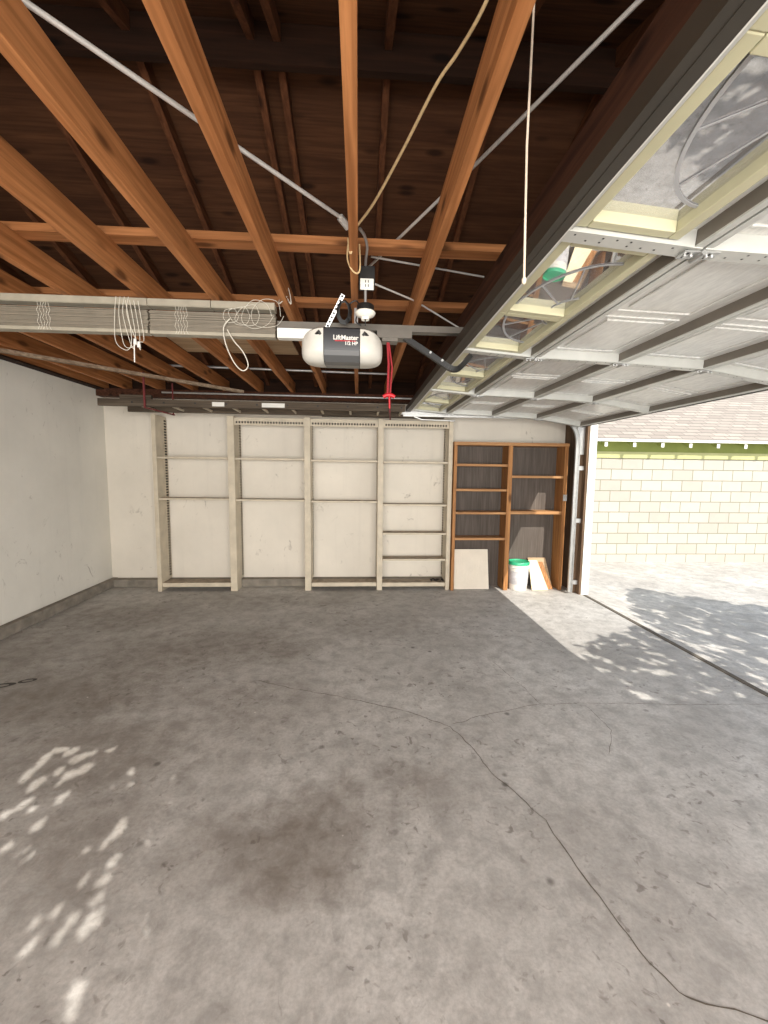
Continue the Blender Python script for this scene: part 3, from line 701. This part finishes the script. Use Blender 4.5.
b1, z0 = blind(-3.0, -1.171, -3.0, -1.174, 'left folded window blind with grey beige slats, cut off by the photo edge', (-1.72, -2.5), .008)
mb = MB()
for k in range(4):
    cx = -1.31+.022*k; mb.tube(smooth_path([(cx-.02, 2.438, 2.44), (cx-.03, 2.436, 2.34), (cx-.03+.02*k, 2.434, 2.20-.012*k), (cx+.03, 2.432, 2.155+.015*k), (cx+.055, 2.434, 2.22), (cx+.03, 2.437, 2.42)], 6), .0017, 6)
mb.build('lift_cord', 'whitecord', b1, smooth=True)
mb = MB(); mb.lathe([(0, -.03), (.010, -.03), (.007, 0), (0, 0)], (-1.235, 2.43, 2.215), 10); mb.lathe([(0, -.03), (.010, -.03), (.007, 0), (0, 0)], (-1.215, 2.43, 2.20), 10); mb.tube([(-1.24, 2.43, 2.20), (-1.243, 2.43, 2.09)], .003, 6); mb.build('cord_tassel', 'white', b1, smooth=True)
b2, z0 = blind(-1.168, -.829, -1.164, -.476, 'right folded window blind with tangled cords, nearest the opener', (-.99,), .006)
mb = MB(); mb.box(-.825, -.476, 2.445, 2.505, 2.40, 2.440); mb.box(-.825, -.476, 2.44, 2.445, 2.402, 2.436); mb.build('headrail', 'headrail', b2, bevel=.002)
rr = random.Random(3); mb = MB()
for k in range(5):
    c0 = -.72+.05*k; r = .05+.012*k
    mb.tube(smooth_path([(c0+r*math.cos(t*.9)*rr.uniform(.7, 1.1), 2.436-.002*k, 2.36+r*.9*math.sin(t*.9)*rr.uniform(.7, 1.1)) for t in range(8)], 5), .0013, 5)
mb.tube(smooth_path([(-.72, 2.43, 2.34), (-.755, 2.43, 2.29), (-.745, 2.43, 2.2), (-.70, 2.43, 2.10), (-.655, 2.43, 2.06), (-.625, 2.43, 2.09), (-.65, 2.43, 2.16), (-.70, 2.43, 2.22), (-.735, 2.43, 2.28)], 7), .0032, 6)
mb.build('lift_cord', 'whitecord', b2, smooth=True)

# ------------------------------------------------------------ ladder on red hooks
LD = empty('wooden_ladder', (-1.05, 4.75, 2.15), 'long weathered wooden ladder stored flat under the joists along the back wall', 'ladder')
mb = MB(); mb.box(-2.71, .50, 4.53, 4.565, 2.155, 2.232); mb.build('side_rail', 'ladderwood', LD, bevel=.003)
mb = MB(); mb.box(-2.64, .56, 4.96, 4.995, 2.155, 2.225); mb.build('side_rail', 'ladderwood', LD, bevel=.003)
rx = [-2.36, -2.04, -1.72, -1.40, -1.08, -.76, -.44, -.12, .20, .46]
for x in rx:
    mb = MB(); mb.tube([(x+.02, 4.565, 2.185), (x+.02, 4.96, 2.18)], .014, 10); mb.build('rung', 'rack', LD, smooth=True)
for x in rx: MB().tube([(x, 4.524, 2.195), (x, 4.531, 2.195)], .010, 10).build('bolt', 'black', LD)
for x0, x1 in ((-1.545, -1.42), (-1.03, -.79)):
    mb = MB(); mb.box(x0, x1, 4.526, 4.531, 2.17, 2.214); mb.build('white_label', 'white', LD)['label'] = 'worn white paper label on the ladder rail'
o = B(-2.58, -2.25, 4.70, 4.74, 2.225, 2.30).build('wood_strip', 'ladderwood'); tag(o, 'short weathered block standing on the left ladder end', 'board')
o = B(-.45, 1.05, 5.09, 5.16, 2.165, 2.225).build('wood_strip', 'ladderwood'); tag(o, 'grey weathered board lying behind the ladder above the shelves', 'board')
for hx, lb in ((-2.22, 'dull red steel ladder hook near the left end of the ladder'), (.33, 'dull red steel ladder hook at the right end of the ladder')):
    o = MB().bar((hx, 4.50, 2.50), (hx, 4.50, 2.135), .018, .012, (0, 1, 0)).bar((hx, 4.50, 2.14), (hx+.05, 5.08, 2.14), .018, .012).bar((hx+.05, 5.05, 2.135), (hx+.05, 5.05, 2.50), .014, .010, (0, 1, 0)).build('ladder_hook', 'redpaint')
    tag(o, lb, 'hook', 'red hooks carrying the ladder')

# ------------------------------------------------------------ beige shelving
SH = empty('shelving_unit', (-.63, 5.26, 0), 'beige slotted shelving unit with four bays against the back wall', 'shelving')
SY0, SY1 = 5.115, 5.40
posts = [(-2.461, -2.413), (-1.58, -1.50), (-.665, -.59), (.238, .306), (1.120, 1.172)]
SYB = YB-.118
for i, (x0, x1) in enumerate(posts):
    mb = MB(); mb.box(x0, x1, SY0, SYB, 0, 2.15); mb.box(x0+.004, x1-.004, SYB, SY1, .105, 2.15)
    up_ = mb.build('upright_panel', 'rack', SH, bevel=.002)
    sides = []
    if i < 4: sides.append((x1, 1))
    if i > 0: sides.append((x0, -1))
    for (x, s) in sides:
        for yy in (SY1-.092,):
            a, b_ = (x, x+.004) if s > 0 else (x-.004, x)
            st = B(a, b_, yy, yy+.088, .12, 2.12).build('slotted_strip', 'rack', up_)
            mb = MB()
            q = .15
            while q < 2.1:
                mb.box(a-(.0006 if s < 0 else -.0035), b_+(.0006 if s > 0 else -.0035), yy+.016, yy+.076, q, q+.021); q += .034
            mb.build('slots', 'rackdark', up_)
def shelf(x0, x1, z, th=.022, dirt=True):
    mb = MB(); mb.box(x0+.006, x1-.006, SY0+.012, SY1-.094, z-th, z); mb.cur = 1; mb.box(x0+.012, x1-.012, SY0+.02, SY1-.096, z, z+.0015)
    mb.build('shelf', ['rack', 'rackdirt'], SH)
bays = [((posts[0][1], posts[1][0]), [1.655, 1.155, .105]), ((posts[1][1], posts[2][0]), [1.652, 1.147]), ((posts[2][1], posts[3][0]), [1.641, 1.136, .10]), ((posts[3][1], posts[4][0]), [1.635, 1.099, .735, .400, .095])]
for (x0, x1), zs in bays:
    for z in zs:
        if z < .2: 
            mb = MB(); mb.box(x0+.004, x1-.004, SY0+.01, SYB-.004, z-.05, z-.002); mb.cur = 1; mb.box(x0+.006, x1-.006, SY0+.012, SYB-.008, z-.002, z+.001); mb.build('bottom_shelf', ['rack', 'rackdirt'], SH)
        else: shelf(x0, x1, z)
for k, ((x0, x1), zs) in enumerate(bays):
    if k == 0: continue
    z0_ = 2.045 if k > 0 else 2.06
    mb = MB(); mb.box(x0+.002, x1-.002, SY0+.018, SY0+.024, z0_, 2.135); mb.box(x0+.002, x1-.002, SY0+.024, SY0+.06, 2.128, 2.135); mb.box(x0+.002, x1-.002, SY0+.012, SY0+.018, z0_, z0_+.012)
    h = mb.build('header_rail', 'rack', SH)
    mb = MB(); q = x0+.02
    while q < x1-.03: mb.box(q, q+.019, SY0+.0160, SY0+.0182, z0_+.022, z0_+.046); q += .034
    mb.build('slots', 'rackdark', h)
# debris on bottom shelves
rr = random.Random(5); mb = MB()
for k in range(26):
    x = rr.uniform(1.0, 1.11) if k % 2 else rr.uniform(.95, 1.11); y = rr.uniform(5.17, 5.27); s_ = rr.uniform(.006, .016)
    mb.lathe([(0, 0), (s_, .002), (s_*.8, s_*1.1), (0, s_*1.5)], (x, y, .0975), 6)
o = mb.build('debris', 'rackdark'); tag(o, 'dark dusty debris in the corner of the bottom right shelf', 'debris', None, 'stuff')

# ------------------------------------------------------------ wooden bookcase
BC = empty('wooden_bookcase', (1.92, 5.2, 0), 'brown wooden two bay bookcase with dark back between shelving and door track', 'bookcase')
BY0, BY1 = 5.075, 5.30
BX0, BXM0, BXM1, BX1 = 1.182, 1.868, 1.925, 2.64
B(BX0, BX0+.038, BY0, BY1, 0, 1.845).build('side_panel', 'casewood', BC, bevel=.002)
B(BXM0, BXM1, BY0, BY1, 0, 1.845).build('divider', 'casewood', BC, bevel=.002)
B(BX1-.045, BX1, BY0, BY1, 0, 1.845).build('side_panel', 'casewood', BC, bevel=.002)
B(BX0-.005, BX1+.005, BY0-.008, BY1, 1.845, 1.885).build('top_board', 'casewood_x', BC, bevel=.002)
B(BX0, BX1, BY1, BY1+.006, 0.0, 1.885).build('back_panel', 'caseback', BC)
for z in (1.615, 1.303, 1.012, .682): B(BX0+.039, BXM0-.001, BY0+.012, BY1-.001, z-.03, z).build('shelf', 'casewood_x', BC, bevel=.002)
B(BXM1+.001, BX1-.046, BY0+.012, BY1-.001, 1.445, 1.475).build('shelf', 'casewood_x', BC, bevel=.002)
B(BXM1+.001, BX1-.046, BY0+.012, BY1-.001, .985, 1.025).build('shelf', 'casewood_x', BC, bevel=.002)
mb = MB(); mb.box(BX1-.045, BX1+.0, BY0-.012, BY0-.001, 1.16, 1.24); mb.build('hinge_plate', 'galv', BC)

# ribbed panel leaning in left bay
mb = MB(); w, h = .455, .515; ang = math.radians(12)
def lean(x, u, v): # u along height, v out of face
    return (x, 5.125 + u*math.sin(ang) - v*math.cos(ang), .004 + u*math.cos(ang) + v*math.sin(ang))
x0 = 1.236
def lbox(mb, xa, xb, u0, u1, v0, v1):
    P = [lean(xa, u0, v0), lean(xb, u0, v0), lean(xb, u0, v1), lean(xa, u0, v1), lean(xa, u1, v0), lean(xb, u1, v0), lean(xb, u1, v1), lean(xa, u1, v1)]
    mb._add(P, [(0,3,2,1),(4,5,6,7),(0,1,5,4),(1,2,6,5),(2,3,7,6),(3,0,4,7)])
lbox(mb, x0, x0+w, 0, h, 0, .012)
for i in range(16):
    xx = x0+.012+i*(w-.03)/15.5; lbox(mb, xx, xx+.012, .012, h-.012, .012, .018)
for i in range(18):
    uu = .015+i*(h-.04)/17; lbox(mb, x0+.01, x0+w-.01, uu, uu+.008, .012, .0145)
o = mb.build('ribbed_panel', plain('off_white_panel', rgb(222, 212, 196), .7, 0, .05)); tag(o, 'square off-white ribbed panel leaning in the lower left bay of the bookcase', 'panel')

# bucket
BK = empty('plastic_bucket', (2.085, 5.145, 0), 'white plastic bucket with green lid on the floor of the right bookcase bay', 'bucket')
mb = MB(); mb.lathe([(0, .0), (.108, .0), (.112, .01), (.126, .29), (.134, .295), (.134, .31), (.127, .312), (.128, .345), (.0, .345)], (2.085, 5.145, 0.001), 40); mb.build('bucket_body', 'bucket', BK, smooth=True)
mb = MB(); mb.lathe([(.1175, .08), (.1285, .25), (.129, .25), (.1185, .08)], (2.085, 5.145, 0.001), 40); mb.build('paper_label', 'label', BK, smooth=True)
mb = MB(); mb.lathe([(.129, .33), (.138, .332), (.139, .362), (.134, .37), (.122, .37), (.118, .355), (0, .355)], (2.085, 5.145, 0.001), 40); mb.build('lid', 'lid', BK, smooth=True)
hp = [(2.085+.131*math.cos(t), 5.145-.131*math.sin(t)*.93-.0, .30-.11*math.sin(t)) for t in [math.pi*i/16 for i in range(17)]]
mb = MB(); mb.tube(hp, .0025, 6); mb.build('wire_handle', 'galv', BK)
# boards leaning behind / beside the bucket
def plank(name, pts, thick, mat, lbl):
    # pts: 4 corners of the front face; extruded along +y-ish normal
    a, b, c, d = [Vector(p) for p in pts]; nn = (b-a).cross(d-a).normalized()
    if nn.y < 0: nn = -nn
    o = MB().poly([a, b, c, d], nn*thick).build(name, mat, bevel=.002); return tag(o, lbl, 'board', 'boards leaning in the bookcase')
plank('wooden_board', [(2.245, 5.06, .004), (2.46, 5.06, .004), (2.35, 5.195, .37), (2.235, 5.195, .37)], .015, 'cream', 'cream board leaning beside the green lidded bucket, frontmost of the boards')
plank('wooden_board', [(2.42, 5.10, .004), (2.54, 5.10, .004), (2.44, 5.225, .34), (2.32, 5.225, .34)], .018, 'casewood', 'brown board leaning just behind the cream one')
plank('wooden_board', [(2.30, 5.215, .004), (2.585, 5.215, .004), (2.50, 5.28, .385), (2.26, 5.28, .385)], .012, 'plyboard', 'pale plywood board rearmost behind the cream and brown boards')

# ------------------------------------------------------------ neighbour building outside
NB = empty('neighbour_garage', (7, 7.6, -.2), 'pale painted block building with green eaves and shingle roof across the driveway', 'building')
NX0, NX1, NY = 2.2, 13.0, 7.56
B(NX0, NX1, NY, NY+.2, -.22, 1.82).build('block_wall', 'block', NB)
B(NX0, NX1, NY-.022, NY+.1, 1.815, 1.935).build('frieze_board', 'green_frieze', NB)
B(NX0, NX1, NY-.004, NY+.1, 1.935, 2.20).build('eave_board', 'green_eave', NB)
mb = MB(); mb.poly([(NX0, 7.30, 2.112), (NX0, 7.30, 2.148), (NX0, 10.6, 3.93), (NX0, 10.6, 3.89)], (NX1-NX0, 0, 0)); mb.build('roof_slope', 'shingle', NB)
B(NX0, NX1, 7.295, 7.305, 2.105, 2.15).build('drip_edge', 'white', NB)
x = 4.50-.54*4
while x < NX1:
    mb = MB(); mb.poly([(x-.025, 7.32, 2.015), (x-.025, 7.32, 2.085), (x-.025, 7.56, 2.215), (x-.025, 7.56, 2.145)], (.05, 0, 0)); rt_ = mb.build('rafter_tail', 'green_eave', NB)
    B(x-.028, x+.028, 7.312, 7.32, 2.012, 2.088).build('tail_end', 'white', rt_); x += .54

# ------------------------------------------------------------ shade outside: tree, and an added leafy sun screen behind the viewpoint
def leaves(mb, count, region, size, seed, keep):
    rr = random.Random(seed); k = 0
    while k < count:
        p = Vector(region(rr)); k += 1
        if not keep(p): continue
        a = rr.uniform(0, 6.28); tl = rr.uniform(-.5, .5); s_ = size*rr.uniform(.7, 1.3)
        u = Vector((math.cos(a), math.sin(a), tl*.5)).normalized(); v = Vector((-math.sin(a), math.cos(a), rr.uniform(-.4, .4))).normalized()
        mb._add([p-u*s_, p-v*s_*.42, p+u*s_, p+v*s_*.42], [(0, 1, 2, 3)])
def on_ground(p, z=0.0):
    t = p.z - z; return (p.x + SUN.x*t, p.y + SUN.y*t)
# big tree shading the driveway and the near part of the opening
def shade_edge(x):
    pts = [(-2, 2.6), (1.5, 3.0), (2.0, 3.35), (2.6, 3.6), (3.2, 4.3), (4.1, 5.55), (5.1, 4.75), (6.5, 4.3), (12, 4.0)]
    for (a, ya), (b, yb) in zip(pts[:-1], pts[1:]):
        if a <= x <= b: return ya + (yb-ya)*(x-a)/(b-a)
    return -9
TR = empty('shade_tree', (6.8, -3.6, -.2), 'leafy tree standing outside behind the viewpoint, shading the driveway', 'tree')
mb = MB()
rrh = random.Random(11); holes = []
for i in range(260):
    hx = rrh.uniform(1.4, 4.4); hy = rrh.uniform(2.0, 4.6); L_ = rrh.uniform(.05, .22); holes.append((hx, hy, L_, rrh.uniform(.02, .045)))
def keep_tree(p):
    gx, gy = on_ground(p, 0.0)
    if gy > shade_edge(gx)+random.uniform(-.12, .12) : return False
    if 1.2 < gx < 4.6 and 2.0 < gy < 5:
        for (hx, hy, L_, w_) in holes:
            dx, dy = gx-hx, gy-hy; a_ = dx*(-.34)+dy*.94; b_ = dx*.94+dy*.34
            if (a_/L_)**2+(b_/w_)**2 < 1: return False
    return True
leaves(mb, 26000, lambda r: (r.uniform(1.5, 9.5), r.uniform(-6.2, 1.2), 4.0 + r.uniform(-.25, .25)), .10, 4, keep_tree)
tag(mb.build('foliage', 'leaf', TR), None, None, None, 'stuff')
mb = MB(); mb.tube([(6.8, -3.6, -.2), (6.75, -3.55, 1.2), (6.6, -3.5, 2.4), (6.3, -3.3, 3.9)], [.2, .16, .13, .08], 12).tube([(6.6, -3.5, 2.4), (5.2, -2.4, 3.5), (3.6, -1.6, 3.95)], [.1, .07, .03], 8).tube([(6.6, -3.5, 2.4), (8, -3, 3.8)], [.1, .04], 8).tube([(6.65, -3.5, 2.2), (5.5, -4.8, 3.9)], [.1, .04], 8); mb.build('trunk', 'bark', TR, smooth=True)

PC = empty('sun_screen', (0, -2.5, -.03), 'added unseen wooden sun screen with leaves behind the viewpoint', 'sun screen')  # unseen cover added to keep direct sun off the floor
PZ = 2.75; HX0, HX1, HY0, HY1 = -1.15, .60, -2.35, -.62
mb = MB(); mb.box(-3.6, HX0, -4.7, -.56, PZ, PZ+.04); mb.box(HX1, 4.4, -4.7, -.56, PZ, PZ+.04); mb.box(HX0, HX1, -4.7, HY0, PZ, PZ+.04)
mb.build('screen_boards', 'joist_x', PC)
for px, py in ((-3.4, -4.5), (.3, -4.5), (4.2, -4.5)):
    B(px-.05, px+.05, py-.05, py+.05, -.03, PZ).build('post', 'joist', PC)
DAP = """155 95 208 70 28;108 150 145 95 28;190 110 232 78 22;60 188 97 140 28;78 218 143 158 26;205 130 247 102 28;228 165 270 125 30;160 170 188 135 24;185 180 225 145 32;40 272 100 228 22;80 277 115 248 18;165 250 203 208 26;92 332 132 285 28;0 300 28 260 22;0 392 40 355 24;60 425 105 390 14;255 105 290 92 17;312 98 342 80 16;373 158 403 145 22;375 198 398 182 16;330 360 376 282 36;297 385 328 340 20;318 445 350 392 28;283 495 325 450 34;262 558 315 500 28;228 652 275 565 28;280 620 302 550 18;148 588 192 530 22;190 620 230 562 32;150 678 188 615 26;80 630 128 575 26;48 715 122 625 22;192 835 265 760 42;180 900 240 835 44;62 395 98 370 14;242 395 275 372 16;240 490 260 450 12;155 195 190 185 14"""
def unproj(px, py):   # measured spot outline -> floor metres
    d = fw + r2*((px-384)/FPX) - u2*((py-512)/FPX); t = -1.5/d.z; return Vector((d.x*t, d.y*t))
spots = []
for row in DAP.split(';'):
    x0_, y0_, x1_, y1_, w_ = [float(q) for q in row.split()]
    sc = 2.954; a = unproj(x0_/sc, 720+y0_/sc); b = unproj(x1_/sc, 720+y1_/sc); c = (a+b)/2
    ax = (b-a); dn = Vector((-ax.y, ax.x)).normalized()
    # half width: compare with the floor length of a sideways pixel step
    u_ = Vector((y1_-y0_, x0_-x1_)).normalized(); q = unproj((x0_+x1_)/2/sc + u_.x*w_/2/sc, 720+(y0_+y1_)/2/sc + u_.y*w_/2/sc)
    spots.append((c, ax.normalized(), ax.length/2, max(.016, abs((q-c).dot(dn))*.9)))
def keep_screen_leaf(p):  # leaf gaps shaped so the sun casts the measured floor spots
    gx, gy = on_ground(p)
    for (c, ax, L_, w_) in spots:
        d = Vector((gx, gy))-c; a = d.dot(ax); b = d.x*(-ax.y)+d.y*ax.x
        if (a/(L_+.004))**2 + (b/(w_+.004))**2 < 1: return False
    return True
mb = MB(); leaves(mb, 56000, lambda r: (r.uniform(HX0-.12, HX1+.14), r.uniform(HY0-.12, HY1+.2), PZ+.05+r.uniform(-.01, .04)), .021, 9, keep_screen_leaf)
tag(mb.build('screen_leaves', 'leaf', PC), None, None, None, 'stuff')
mb = MB()
for k in range(5): mb.tube(smooth_path([(HX0-.2+.35*k, HY0-.3, PZ+.06), (HX0+.1+.3*k, -1.9, PZ+.12), (HX0+.05+.35*k, -1.2, PZ+.12), (HX0+.3*k, -.7, PZ+.12)], 5), .006, 6)
